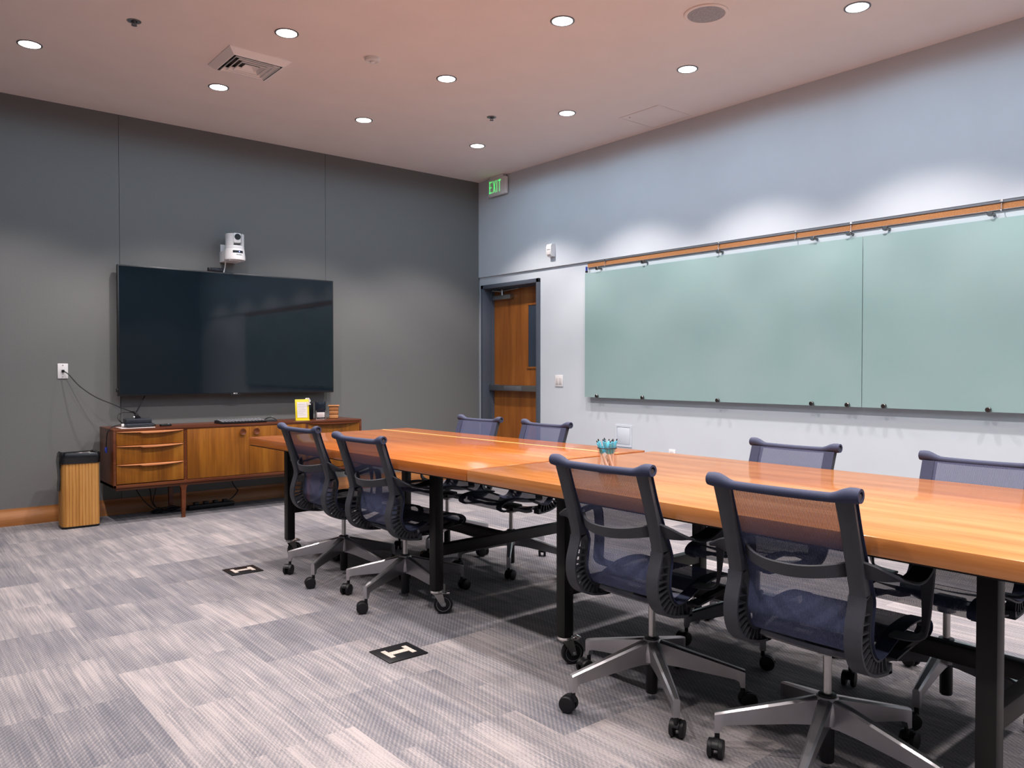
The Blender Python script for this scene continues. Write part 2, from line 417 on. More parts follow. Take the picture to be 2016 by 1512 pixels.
t = thing('ceiling_speaker', 'large round grey-grilled speaker flush in the ceiling', 'speaker', (-1.507, -4.226, CEIL))
m = MB(); m.lathe([(.130, 0), (.130, -.006), (.122, -.010), (.110, -.008), (.110, -.001), (.1099, 0)], 40); m.build('speaker_ring', M['ceiling'], t)
n = N('speaker_grille'); vv = n.n('ShaderNodeTexVoronoi'); n.link(n.co(), vv.inputs[0]); vv.inputs['Scale'].default_value = 260
n.set(col=n.ramp(vv.outputs['Distance'], [(.2, (.20, .185, .19)), (.6, (.42, .39, .40))]), rough=.6); M['grille'] = n.m
m = MB(); m.lathe([(.109, -.001), (.109, -.007), (.06, -.008), (.001, -.008)], 40); m.build('grille', M['grille'], t)
t = thing('smoke_detector', 'small round white smoke detector in mid ceiling', 'smoke detector', (-2.697, -2.377, CEIL))
m = MB(); m.lathe([(.052, 0), (.052, -.012), (.046, -.022), (.036, -.024), (.034, -.021), (.001, -.021)]); m.build('housing', M['white_plastic'], t)
m = MB(); m.lathe([(.017, -.02), (.017, -.030), (.012, -.034), (.001, -.034)]); m.build('sensor_cap', M['white_plastic'], t)
def sprinkler(x, y, label):
    t = thing('sprinkler', label, 'sprinkler', (x, y, CEIL), 0, 'ceiling sprinklers')
    m = MB(); m.lathe([(.040, 0), (.040, -.003), (.032, -.006), (.018, -.004), (.018, 0)]); m.build('escutcheon', M['nickel'], t)
    m = MB(); m.lathe([(.011, -.001), (.010, -.008), (.007, -.010), (.007, -.014)], 14); m.build('sprinkler_body', M['rail_metal'], t)
    m = MB(); m.tube([(.007, 0, -.012), (.012, 0, -.019), (.004, 0, -.026)], .0025, 6); m.tube([(-.007, 0, -.012), (-.012, 0, -.019), (-.004, 0, -.026)], .0025, 6)
    m.lathe([(.004, -.025), (.017, -.026), (.017, -.028), (.004, -.0285)], 16); m.build('deflector', M['rail_metal'], t)
sprinkler(-4.093, -1.962, 'small dark ceiling sprinkler at the upper left, above and left of the air vent')
sprinkler(-1.309, -1.912, 'small dark ceiling sprinkler left of the access hatch, nearer the exit sign')
t = thing('access_hatch', 'square ceiling access hatch with thin outline beside the pale wall', 'access panel', (-.258, -2.785, CEIL))
m = MB(); m.rings([o4(.214, 0), o4(.214, -.004), o4(.200, -.004), o4(.200, 0), o4(.214, 0)], True, False); m.build('hatch_rim', M['ceiling'], t)
MB().box(-.196, .196, -.196, .196, -.003, -.0002).build('hatch_panel', M['ceiling'], t)
m = MB(); m.lathe([(.006, -.003), (.006, -.0045), (.001, -.005)], 12, (-.16, .14, 0)); m.build('latch', M['plastic_black'], t)

# exit sign on the right wall below the ceiling
t = thing('exit_sign', 'white exit sign with lit green letters in the corner under the ceiling', 'exit sign', (-.04, -.40, 3.205))
MB().box(-.022, .022, -.150, .150, -.105, .076, .009).build('sign_housing', M['white_plastic'], t)
MB().box(-.016, .034, -.100, .120, .075, .1068, .004).build('mounting_canopy', M['white_plastic'], t)
MB().box(.020, .0395, -.06, .06, -.05, .05).build('back_plate', M['white_plastic'], t)
fx0, fx1 = -.0245, -.0215
def letter(parts_, dy):
    m = MB()
    for p in parts_: m.prism([(a + dy, b) for a, b in p], 'X', fx0, fx1)
    return m.build('letter', M['exit_green'], t)
H = .064; wd = .050; s_ = .0135       # local y runs right-to-left as seen
rect = lambda a, b, c, d: [(-a, c), (-b, c), (-b, d), (-a, d)]
zc = -.012
E_ = [rect(0, s_, zc - H, zc + H), rect(0, wd, zc + H - s_, zc + H), rect(0, wd * .85, zc - s_ / 2, zc + s_ / 2), rect(0, wd, zc - H, zc - H + s_)]
X_ = [[(0, zc + H), (-.014, zc + H), (-wd, zc - H), (-wd + .014, zc - H)], [(-wd, zc + H), (-wd + .014, zc + H), (0, zc - H), (-.014, zc - H)]]
I_ = [rect(0, s_, zc - H, zc + H)]
T_ = [rect(0, wd, zc + H - s_, zc + H), rect(wd / 2 - s_ / 2, wd / 2 + s_ / 2, zc - H, zc + H)]
letter(E_, .122); letter(X_, .060); letter(I_, -.002); letter(T_, -.030)

# ------------------------------------------------------------------ things on the right wall
LW = .022
t = thing('motion_sensor', 'small white motion sensor high on the pale wall above the door', 'motion sensor', (0, -1.240, 2.34))
m = MB(); m.prism([(0, 0), (-.045, .004), (-.060, .03), (-.060, .105), (-.045, .128), (0, .130)], 'Y', -.036, .036); m.build('sensor_housing', M['white_plastic'], t)
MB().box(-.064, -.056, -.024, .024, .018, .060, .004).build('sensor_lens', M['paper'], t)
MB().box(-.0625, -.058, -.022, .022, .068, .074, .001).build('sensor_slot', M['grey_plastic'], t)
t = thing('light_switch', 'white double light switch plate beside the door', 'light switch', (LW, -1.313, 1.092))
MB().box(-.008, 0, -.057, .057, -.058, .058, .004).build('switch_plate', M['white_plastic'], t)
for yy in (-.023, .023): MB().box(-.012, -.007, yy - .016, yy + .016, -.033, .033, .002).build('rocker', M['paper'], t)
t = thing('wall_access_panel', 'square flush access panel low on the pale wall behind the pen cup', 'access panel', (LW, -2.184, .595))
def frame_yz(m, hy, hz, wv, x0, x1):
    m.box(x0, x1, -hy, hy, hz - wv, hz); m.box(x0, x1, -hy, hy, -hz, -hz + wv); m.box(x0, x1, -hy, -hy + wv, -hz + wv, hz - wv); m.box(x0, x1, hy - wv, hy, -hz + wv, hz - wv)
m = MB(); frame_yz(m, .101, .101, .020, -.006, 0); m.build('panel_rim', M['pale_plate'], t)
MB().box(-.004, 0, -.077, .077, -.077, .077, .001).build('panel_door', M['pale_plate'], t)
t = thing('wall_socket', 'white power socket low on the pale wall, just above the table edge', 'wall socket', (LW, -2.75, .455))
MB().box(-.006, 0, -.036, .036, -.058, .058, .003).build('socket_plate', M['white_plastic'], t)
for zz in (-.025, .025): MB().box(-.009, -.005, -.017, .017, zz - .014, zz + .014, .004).build('receptacle', M['paper'], t)

# glass boards
GZ0, GZ1 = .912, 2.166
def board(y0, y1, label):
    t = thing('glass_board', label, 'whiteboard', (0, y1, GZ0), 0, 'glass writing boards')
    MB().box(-.036, -.030, y0 - y1, 0, 0, GZ1 - GZ0, .0015).build('glass_sheet', M['glass'], t)
    MB().box(-.0295, -.022, y0 - y1 + .001 if y0 > -5 else y0 - y1, -.02 if y1 > -2 else -.001, .030, GZ1 - GZ0 - .040).build('coloured_backing', M['board'], t)
    return t
b1 = board(-4.4455, -1.707, 'pale green glass writing board nearest the door')
b2 = board(-7.18, -4.4485, 'pale green glass writing board cut by the right edge of the photo')
KY = [-1.90, -2.463, -3.26, -4.08, -4.35, -4.607, -5.25, -6.05, -6.9]
for z in (2.158, .956):
    for y in KY:
        b = b1 if y > -4.44 else b2
        m = MB()
        m.cyl((LW, 0, 0), (-.036, 0, 0), .009, seg=16); m.cyl((-.036, 0, 0), (-.052, 0, 0), .0165, seg=20); m.cyl((-.052, 0, 0), (-.055, 0, 0), .0165, .0135, seg=20)
        k = m.build('standoff_knob', M['knob_metal'], b); k.location = Vector((0, y, z)) - b.location
# tack rail above the boards
t = thing('tack_rail', 'long grey rail with cork strip above the glass boards', 'display rail', (0, -1.725, 2.19))
L = -5.6
m = MB(); m.prism([(LW, .058), (.007, .058), (.003, .054), (.003, .037), (.008, .033), (LW, .033)], 'Y', L, 0); m.build('rail_lip', M['rail_metal'], t)
MB().box(.009, LW, L, -.002, -.004, .0335).build('cork_strip', M['cork'], t)
MB().box(.008, LW, L, 0, -.009, -.004, .001).build('rail_foot', M['rail_metal'], t)
for i, (y, lab) in enumerate(((-1.965, 'metal display hook on the cork rail, nearest the door'), (-3.232, 'metal display hook on the cork rail, second from the door'), (-3.918, 'metal display hook on the cork rail, third from the door'), (-4.345, 'metal display hook on the cork rail above the seam between the glass boards'), (-5.296, 'metal display hook on the cork rail nearest the right edge of the photo'))):
    h = thing('rail_hook', lab, 'hook', (.006, y, 2.236), 0, 'hooks on the cork rail')
    m = MB(); m.box(-.007, .000, -.008, .008, -.016, .006, .001); m.build('hook_clip', M['chrome'], h)
    m = MB(); m.tube([(-.005, 0, -.014), (-.008, 0, -.03), (-.007, 0, -.05), (-.012, 0, -.062), (-.020, 0, -.058)], .003, 8); m.build('hook_wire', M['chrome'], h)
t = thing('rail_end_clip', 'small blue and black clip hanging at the left end of the cork rail', 'clip', (-.004, -1.727, 2.150))
m = MB(); m.box(-.010, .010, -.001, .010, 0, .045, .003); m.build('clip_body', M['blue_plastic'], t)
m = MB(); m.lathe([(.001, -.014), (.012, -.012), (.014, -.004), (.010, .004), (.001, .006)], 14, (0, .004, 0)); m.build('clip_ball', M['plastic_black'], t)

# ------------------------------------------------------------------ television and things round it
t = thing('television', 'large wall mounted flat screen television, switched off', 'television', (-2.808, -.10, .985))
TW, TH = .962, 1.082
MB().box(-TW, TW, 0, .045, 0, TH, .004).build('tv_case', M['tv_body'], t)
MB().box(-TW + .011, TW - .011, -.002, .004, .014, TH - .011).build('screen', M['tv_screen'], t)
MB().box(-.55, .55, .040, .0985, .30, .80, .004).build('wall_mount', M['black_steel'], t)
m = MB(); m.box(-.045, .045, -.004, .01, -.008, .003, .002); m.build('logo_tab', M['tv_body'], t)
m = MB()      # small maker's mark: disc and two letters
m.cyl((-.012, -.0040, .008), (-.012, -.0028, .008), .0055, seg=16)
m.box(-.002, .0005, -.0042, -.003, .003, .013); m.box(-.002, .006, -.0042, -.003, .003, .0052)
m.box(.008, .0102, -.0042, -.003, .003, .013); m.box(.008, .016, -.0042, -.003, .0108, .013); m.box(.008, .016, -.0042, -.003, .003, .0052); m.box(.0138, .016, -.0042, -.003, .003, .0085); m.box(.012, .016, -.0042, -.003, .0065, .0085)
m.build('maker_mark', M['white_plastic'], t)
MB().box(-TW - .012, -TW + .004, .006, .034, .035, .065, .003).build('side_knob', M['tv_body'], t)
t = thing('sensor_bar', 'small black box resting on the top edge of the television', 'sensor bar', (-2.973, -.082, 2.067))
MB().box(-.064, .064, -.020, .022, 0, .036, .006).build('bar_body', M['plastic_black'], t)
MB().box(-.055, .055, -.0215, -.019, .008, .028, .001).build('bar_window', M['navy_gloss'], t)
# camera on a bracket
t = thing('conference_camera', 'white conference camera on a wall bracket above the television', 'camera', (-2.826, -.155, 2.170))
m = MB()
prof = [(.001, 0), (.080, 0), (.088, .004), (.090, .02), (.082, .098), (.080, .102)]
m.lathe(prof, 32); base_ = m.build('camera_base', M['white_plastic'], t)
m = MB(); m.lathe([(.080, .102), (.0805, .104), (.0805, .120), (.078, .128), (.001, .128)], 32); m.build('turntable', M['white_plastic'], t)
m = MB()
for sx in (-1, 1):
    poly = []
    for k in range(9):
        a = R(-62 + 124 * k / 8); poly.append((sx * .0795 * math.cos(a), .0795 * math.sin(a)))
    poly += [(sx * .036, .072), (sx * .036, -.072)]
    m.prism(poly, 'Z', .120, .232)
m.build('camera_yoke', M['white_plastic'], t)
m = MB(); m.box(-.0345, .0345, -.070, .055, .150, .238, .012); hd = m.build('camera_head', M['white_plastic'], t)
m = MB(); m.cyl((0, -.069, .203), (0, -.075, .203), .0265, seg=24); m.build('lens', M['plastic_black'], hd)
m = MB()
n_ = 10; rg = []
for k in range(n_ + 1):
    a = R(-90 + (k / n_ - .5) * 62); r0, r1 = .0862, .0845
    rg.append([(r * math.cos(a), r * math.sin(a), z) for r, z in ((r0 + .0015, .062), (r1 + .0015, .082), (r1 - .003, .082), (r0 - .003, .062))])
m.rings(rg); m.build('status_window', M['navy_gloss'], base_)
m = MB(); m.box(.006, .012, -.0900, -.0862, .069, .075); m.build('status_light', M['led'], base_)
m = MB(); m.box(-.018, .030, -.0905, -.0885, .045, .0495, .0005); m.build('name_print', M['grey_plastic'], base_)
m = MB(); m.prism([(-.080, .02), (-.066, -.05), (.02, -.05), (.06, .02), (.06, .154), (-.080, .154)], 'Z', -.006, .088); m.build('wall_bracket', M['white_plastic'], t)
MB().box(-.075, .02, .145, .1545, .06, .155, .003).build('wall_plate', M['white_plastic'], t)
t = tag(MB().tube([(-2.875, -.06, 2.166), (-2.876, -.05, 2.12), (-2.884, -.045, 2.08), (-2.886, -.045, 2.04)], .005).build('camera_cable', M['white_plastic']), 'short white cable from the conference camera down behind the television', 'cable')

# wall socket on the dark wall and its cable
t = thing('wall_outlet_plate', 'white outlet plate on the dark grey wall left of the television', 'wall socket', (-4.153, 0, 1.193))
MB().box(-.037, .037, -.007, 0, -.060, .060, .003).build('outlet_cover', M['white_plastic'], t)
MB().box(-.010, .010, -.020, -.006, -.010, .010, .002).build('cable_plug', M['plastic_black'], t)
m = MB()
for zz in (-.045, .045): m.cyl((0, -.0085, zz), (0, -.006, zz), .004, seg=10)
m.build('screw', M['nickel'], t)
def cable(pts, label, r=.0042, mat='plastic_black', name='cable'):
    return tag(MB().tube(catmull(pts, 8), r, 8).build(name, M[mat]), label, 'cable')
cable([(-4.153, -.02, 1.193), (-4.12, -.05, 1.165), (-4.05, -.10, 1.07), (-3.95, -.16, .985), (-3.83, -.20, .925), (-3.74, -.22, .88), (-3.688, -.225, .862)], 'black cable hanging from the wall outlet plate to the black boxes on the sideboard')
cable([(-3.55, -.045, 1.0), (-3.56, -.055, .975), (-3.60, -.10, .92), (-3.64, -.16, .875), (-3.667, -.22, .858)], 'black cable from the bottom of the television to the boxes on the sideboard')
cable([(-3.735, -.02, 1.02), (-3.738, -.03, .93), (-3.74, -.05, .87), (-3.76, -.10, .80), (-3.75, -.12, .752)], 'thin black cable hanging straight down from the left end of the television', .0025)
cable([(-3.688, -.235, .858), (-3.73, -.27, .862), (-3.79, -.28, .862), (-3.82, -.29, .835), (-3.815, -.31, .80), (-3.79, -.31, .778)], 'short looped black cable at the left of the black boxes')
cable([(-3.78, -.34, .772), (-3.84, -.36, .765), (-3.885, -.38, .752), (-3.918, -.39, .71), (-3.925, -.39, .64), (-3.928, -.39, .60)], 'black cable draped over the left end of the sideboard')
t = tag(MB().tube([(-3.928, -.39, .60), (-3.930, -.39, .578), (-3.927, -.388, .555)], [.009, .011, .006], 10).build('blue_plug', M['blue_plastic']), 'blue plug at the end of the cable draped over the sideboard end', 'plug')

# ------------------------------------------------------------------ sideboard
SX0, SX1, SY0, SY1, ST = -3.902, -1.762, -.500, -.055, .742
t = thing('sideboard', 'long teak sideboard with drawers and doors under the television', 'sideboard', (0, 0, 0))
m = MB()
m.box(SX0, SX1, SY0, SY1, ST - .020, ST, .003); m.box(SX0, SX0 + .020, SY0, SY1, .285, ST - .018, .002); m.box(SX1 - .020, SX1, SY0, SY1, .285, ST - .018, .002)
m.box(SX0, SX1, SY0, SY1, .285, .308, .002); m.box(SX0 + .01, SX1 - .01, SY1 - .012, SY1 - .002, .30, ST - .01)
for xx in (-3.364, -2.310): m.box(xx - .012, xx + .012, SY0 + .004, SY1 - .01, .30, ST - .018)
m.build('carcass', M['teak_dark'], t)
zs = [.722, .610, .465, .312]
def lip(m, x0, x1, zt, droop=.030, step=None):
    n = 24; rg = []
    for k in range(n + 1):
        f = k / n; x = x0 + (x1 - x0) * f; s = max(0., math.sin(PI * f)) ** .7
        d = .004 + .026 * s; h = .004 + (droop - .012) * s
        if step and f < step: d *= .72; h *= .62
        zt_ = zt
        rg.append([(x, SY0 + .006, zt_), (x, SY0 - d, zt_ - .002 - .25 * h), (x, SY0 - d, zt_ - h * .7), (x, SY0 + .006, zt_ - h)])
    m.rings(rg)
for k in range(3):
    m = MB(); m.box(-3.879, -3.379, SY0 + .002, SY1 - .03, zs[k + 1] + .003, zs[k] - .001, .002)
    d = m.build('drawer', M['teak'], t)
    m = MB(); lip(m, -3.878, -3.380, zs[k] - .000, step=.36); m.build('drawer_handle', M['teak_handle'], d)
for a, b, kx in ((-3.350, -2.8375, -2.896), (-2.8355, -2.323, -2.779)):
    m = MB(); m.box(a, b, SY0 + .002, SY0 + .022, .312, .720, .001); d = m.build('cabinet_door', M['teak'], t)
    m = MB(); m.lathe([(.008, 0), (.009, .006), (.022, .010), (.027, .016), (.027, .020), (.020, .017), (.001, .013)], 24, (kx, SY0 + .002, .677), mat=Matrix.Rotation(R(90), 4, 'X'))
    m.build('door_knob', M['teak_dark'], d)
m = MB(); m.box(-2.297, -1.784, SY0 + .002, SY0 + .022, .312, .720, .001); d = m.build('drop_front', M['teak'], t)
m = MB(); lip(m, -2.297, -1.784, .721, .030); m.build('drop_front_handle', M['teak_dark'], d)
for lx in (-3.376, -2.288):
    for ly in (-.468, -.125):
        m = MB()
        rg = []
        for z, h in ((.290, .034), (.262, .031), (.245, .021), (.22, .018), (.02, .0135), (.0, .0125)):
            rg.append([(lx - h, ly - min(h, .018), z), (lx + h, ly - min(h, .018), z), (lx + h, ly + min(h, .018), z), (lx - h, ly + min(h, .018), z)])
        m.rings(rg); m.build('leg', M['teak_dark'], t)
m = MB()
for ly in (-.468, -.125): m.box(SX0 + .02, SX1 - .02, ly - .012, ly + .012, .262, .287, .002)
for lx in (-3.376, -2.288): m.box(lx - .012, lx + .012, -.46, -.13, .250, .287, .002)
m.build('under_rail', M['teak_dark'], t)
# things on the sideboard
Zs = ST
t = tag(MB().box(-3.835, -3.585, -.465, -.27, Zs, Zs + .004, .001).build('paper_sheet', M['paper']), 'flat pale sheet lying under the black boxes on the sideboard', 'paper')
t = thing('media_box', 'flat black box lying on the pale sheet, bottom of the two', 'electronic box', (-3.69, -.355, Zs + .004), R(3))
MB().box(-.105, .105, -.07, .07, 0, .030, .006).build('box_case', M['device'], t)
m = MB(); m.tube([(-.10, -.075, .012), (0, -.086, .008), (.10, -.078, .014), (.118, -.06, .012), (.112, -.03, .016)], .005); m.build('coiled_lead', M['plastic_black'], t)
MB().box(-.128, -.108, -.03, -.012, .008, .030, .003).build('white_plug', M['white_plastic'], t)
t = thing('media_box', 'flat dark blue-black box stacked on top of the lower black box', 'electronic box', (-3.69, -.340, Zs + .0345), R(-2))
MB().box(-.093, .098, -.06, .06, 0, .036, .004).build('box_case', M['device'], t)
m = MB()
for k in range(3): m.cyl((-.06 + k * .012, -.061, .018), (-.06 + k * .012, -.0595, .018), .003, seg=8)
m.build('port', M['plastic_black'], t)
t = thing('cable_knot', 'bundle of black plugs standing on the upper black box', 'plug bundle', (-3.682, -.322, Zs + .071))
m = MB(); m.box(-.022, .008, -.012, .012, 0, .034, .004); m.tube([(-.01, 0, .03), (-.02, .04, .05), (-.01, .09, .045)], .008); m.tube([(.0, .0, .02), (.016, -.004, .01), (.020, 0, .0)], .007); m.build('plug_body', M['plastic_black'], t)
MB().box(-.032, -.021, -.012, .006, .006, .018, .002).build('white_tip', M['white_plastic'], t)
t = thing('remote_control', 'small black gadget lying alone between the boxes and the keyboard', 'remote', (-3.478, -.36, Zs), R(8))
MB().box(-.045, .045, -.02, .02, 0, .018, .007).build('remote_body', M['plastic_black'], t)
MB().box(.010, .028, -.012, .006, .0175, .021, .002).build('button', M['nickel'], t)
t = thing('keyboard', 'black curved keyboard on the sideboard', 'keyboard', (-2.85, -.335, Zs), R(2))
m = MB(); rg = []
for k in range(13):
    x = -.20 + .40 * k / 12; c = .018 * (1 - (x / .20) ** 2)
    rg.append([(x, -.085 - c, .001), (x, -.088 - c, .010), (x, .075 - c * .3, .026), (x, .078 - c * .3, .001)])
m.rings(rg); m.build('keyboard_case', M['plastic_black'], t)
for r_ in range(4):
    m = MB()
    for k in range(13):
        x = -.178 + .356 * k / 12; y = -.058 + r_ * .034; z = .0125 + (y + .088) * .098 + .0035
        m.box(x - .0118, x + .0118, y - .013, y + .013, z - .004, z + .0045, .002, seg=1)
    m.build('key_row', M['rail_metal'], t)
t = thing('computer_mouse', 'black computer mouse to the right of the keyboard', 'mouse', (-2.582, -.335, Zs), R(-10))
m = MB(); rg = []
for k in range(9):
    a = k / 8; x = -.058 + .116 * a; hgt = .006 + .036 * math.sin(PI * min(1, a * .88 + .08)) ** .8; wv = .010 + .022 * math.sin(PI * min(1, max(0, a * .9 + .05))) ** .6
    rg.append([(x, wv * math.cos(q), hgt * max(0, math.sin(q))) for q in [PI * i / 10 for i in range(11)]])
m.rings(rg); m.build('mouse_shell', M['plastic_black'], t)
MB().box(.010, .026, -.004, .004, .037, .0425, .0015).build('scroll_wheel', M['nickel'], t)
# yellow sign frame
t = thing('sign_frame', 'yellow standing frame holding a printed notice', 'picture frame', (-2.292, -.36, Zs), R(-14))
T = Matrix.Rotation(R(-9), 4, 'X')
MB().box(-.062, .062, -.006, .006, .0, .19, .003, mat=Matrix.Translation((0, -.012, .003)) @ T).build('frame_board', M['yellow'], t)
MB().box(-.062, .062, -.045, .035, 0, .006, .002).build('frame_foot', M['yellow'], t)
MB().box(-.045, .045, -.0075, -.0055, .022, .165, mat=Matrix.Translation((0, -.012, .003)) @ T).build('notice_paper', M['paper'], t)
m = MB()
for k in range(7):
    wv = [.03, .034, .026, .034, .030, .022, .032][k]
    m.box(-.036, -.036 + wv * 2, -.0082, -.0073, .142 - k * .016, .1445 - k * .016)
for o in [m.build('printed_lines', M['grey_plastic'], t)]: o.matrix_local = Matrix.Translation((0, -.012, .003)) @ T
m = MB()
for k in range(6):
    a = k * PI / 3; m.lathe([(.001, -.0105), (.014, -.010), (.014, -.007), (.001, -.007)], 12, (.052 + .015 * math.cos(a), 0, .178 + .015 * math.sin(a)), mat=Matrix.Rotation(R(90), 4, 'X'))
m.box(.048, .056, -.010, -.007, .128, .168, .001); m.box(.054, .078, -.010, -.007, .138, .150, .002)
o = m.build('flower_sticker', M['paper'], t); o.matrix_local = Matrix.Translation((0, -.016, .003)) @ T
m = MB(); m.lathe([(.001, -.0125), (.010, -.012), (.010, -.009), (.001, -.009)], 12, (.052, 0, .176), mat=Matrix.Rotation(R(90), 4, 'X'))
o2 = m.build('flower_centre', M['pink'], t); o2.matrix_local = Matrix.Translation((0, -.0165, .003)) @ T
t = thing('black_canister', 'dull black block standing between the yellow frame and the glossy cube', 'container', (-2.165, -.22, Zs))
MB().box(-.032, .032, -.04, .04, 0, .150, .006).build('canister_body', M['plastic_black'], t)
MB().box(-.031, .031, -.039, .039, .150, .155, .002).build('canister_lid', M['plastic_black'], t)
t = thing('card_holder', 'glossy dark glass cube with a white card on its front', 'card holder', (-2.085, -.30, Zs), R(-20))
MB().box(-.046, .046, -.046, .046, .006, .165, .004).build('cube_body', M['navy_gloss'], t)
m = MB()
for sx in (-1, 1):
    m.cyl((sx * .043, -.050, .0), (sx * .043, -.050, .075), .004, seg=10); m.lathe([(.001, .075), (.006, .079), (.001, .084)], 10, (sx * .043, -.050, 0))
    m.cyl((sx * .030, -.02, .162), (sx * .030, -.02, .168), .006, seg=10)
m.build('chrome_post', M['chrome'], t)
MB().box(-.035, .035, -.052, -.0465, .018, .066, .001).build('white_card', M['paper'], t)
m = MB()
for k in range(3): m.box(-.018, .018, -.0528, -.0518, .052 - k * .011, .0535 - k * .011)
m.build('card_print', M['pink'], t)
for sx in (1,): MB().box(-.048, .048, -.048, .048, 0, .007, .002).build('cube_foot', M['chrome'], t)
t = thing('wooden_box', 'small tiered wooden box at the right end of the sideboard', 'wooden box', (-1.945, -.30, Zs), R(-30))
m = MB()
for z0, z1, h in ((.006, .042, .040), (.045, .078, .040), (.081, .118, .042)): m.box(-h, h, -h, h, z0, z1, .003)
m.build('tier', M['box_wood'], t)
m = MB(); m.box(-.0415, .0415, -.0415, .0415, 0, .007); m.box(-.039, .039, -.039, .039, .006, .118)
for z in (.0435, .0795): m.box(-.0412, .0412, -.0412, .0412, z - .0022, z + .0022)
m.build('dark_band', M['teak_dark'], t)
MB().box(-.052, .052, -.052, .052, .118, .128, .003).build('box_lid', M['box_wood'], t)

# things under the sideboard
t = thing('power_strip', 'black power strip lying on the carpet under the sideboard', 'power strip', (-3.05, -.16, 0), R(4))
MB().box(-.20, .20, -.03, .03, 0, .04, .006).build('strip_case', M['plastic_black'], t)
m = MB()
for k in range(4): m.box(-.15 + k * .085, -.11 + k * .085, -.02, .02, .039, .062, .004)
m.build('plug', M['plastic_black'], t)
cable([(-3.66, -.10, .29), (-3.64, -.12, .20), (-3.58, -.15, .10), (-3.50, -.17, .03), (-3.38, -.18, .008)], 'black cable sagging below the drawer end of the sideboard', .004)
cable([(-3.55, -.08, .29), (-3.53, -.10, .18), (-3.52, -.13, .08), (-3.44, -.17, .015), (-3.25, -.16, .008)], 'black cable hanging near the back left leg of the sideboard', .004)
cable([(-3.46, -.09, .29), (-3.50, -.12, .17), (-3.52, -.15, .09), (-3.46, -.19, .02), (-3.3, -.20, .007)], 'black cable crossing two others behind the front left leg', .0035)
cable([(-2.84, -.10, .29), (-2.84, -.10, .20), (-2.81, -.11, .14), (-2.80, -.12, .12), (-2.85, -.14, .07), (-2.90, -.15, .045)], 'black cable dropping under the cabinet doors to the power strip', .005)
cable([(-3.13, -.09, .285), (-3.08, -.09, .262), (-3.02, -.09, .255), (-2.97, -.09, .285)], 'shallow loop of black cable under the sideboard middle', .0035)
t = thing('cable_heap', 'tangled heap of black leads on the carpet behind the sideboard legs', 'cable', (-3.38, -.17, 0)); 
m = MB()
for k in range(4):
    pts = [(random.uniform(-.16, .10), random.uniform(-.03, .05), random.uniform(.008, .05)) for q in range(6)]
    m.tube(catmull(pts, 5), .0055, 6)
m.build('lead', M['plastic_black'], t)

# bin
t = thing('waste_bin', 'oak slatted waste bin with a black bag beside the sideboard', 'bin', (-4.110, -.342, 0))
def rrect(hx, hy, r, z, k=6):
    out = []
    for cx_, cy_, a0 in ((hx - r, hy - r, 0), (-hx + r, hy - r, 90), (-hx + r, -hy + r, 180), (hx - r, -hy + r, 270)):
        for i in range(k + 1):
            a = R(a0 + 90 * i / k); out.append((cx_ + r * math.cos(a), cy_ + r * math.sin(a), z))
    return out
def slat_ring(z, hx=.130, hy=.086, r=.035):
    """rounded rectangle with a V groove between slats"""
    base = rrect(hx, hy, r, z, 8); P = [Vector(p) for p in base] + [Vector(base[0])]
    Ls = [0]
    for a, b in zip(P, P[1:]): Ls.append(Ls[-1] + (b - a).length)
    n = 36; out = []
    for i in range(n):
        for off, inset in ((.0, .0035), (.12, 0), (.88, 0)):
            d = (i + off) / n * Ls[-1]
            j = max(q for q in range(len(Ls)) if Ls[q] <= d + 1e-9); j = min(j, len(P) - 2)
            p = P[j].lerp(P[j + 1], (d - Ls[j]) / max(1e-9, Ls[j + 1] - Ls[j]))
            out.append(((p.x) * (1 - inset / hx), (p.y) * (1 - inset / hy), z))
    return out
MB().rings([slat_ring(.014), slat_ring(.545)]).build('slatted_body', M['slat'], t, smooth=25)
MB().rings([rrect(.128, .084, .034, 0), rrect(.131, .087, .036, .004), rrect(.131, .087, .036, .016), rrect(.12, .078, .03, .017)]).build('bin_foot', M['plastic_black'], t)
m = MB()
def wav(hx, hy, z, amp, k0):
    return [(x + amp * math.sin(i * 1.9 + k0), y + amp * math.cos(i * 2.3 + k0), zz + amp * 1.6 * math.sin(i * 1.3 + k0 * 2)) for i, (x, y, zz) in enumerate(rrect(hx, hy, .035, z, 6))]
m.rings([wav(.1345, .0905, .492, .0015, 1), wav(.137, .093, .53, .0015, 2), wav(.138, .094, .560, .002, 3), wav(.133, .089, .572, .003, 4), wav(.120, .077, .563, .003, 5), wav(.112, .070, .53, .004, 6), wav(.10, .06, .46, .003, 7)], True, False)
m.build('bin_bag', M['bag'], t)
m = MB(); rg = []
for k, z in enumerate((.545, .50, .44, .38, .33, .285)):
    d = -.1345 - .004 * math.sin(k * 1.7)
    rg.append([(d, -.055 + .002 * k, z), (d, .06 - .004 * k, z), (d - .006, .06 - .004 * k, z), (d - .008, 0, z), (d - .006, -.055 + .002 * k, z)])
m.rings(rg); m.build('bag_flap', M['bag'], t)

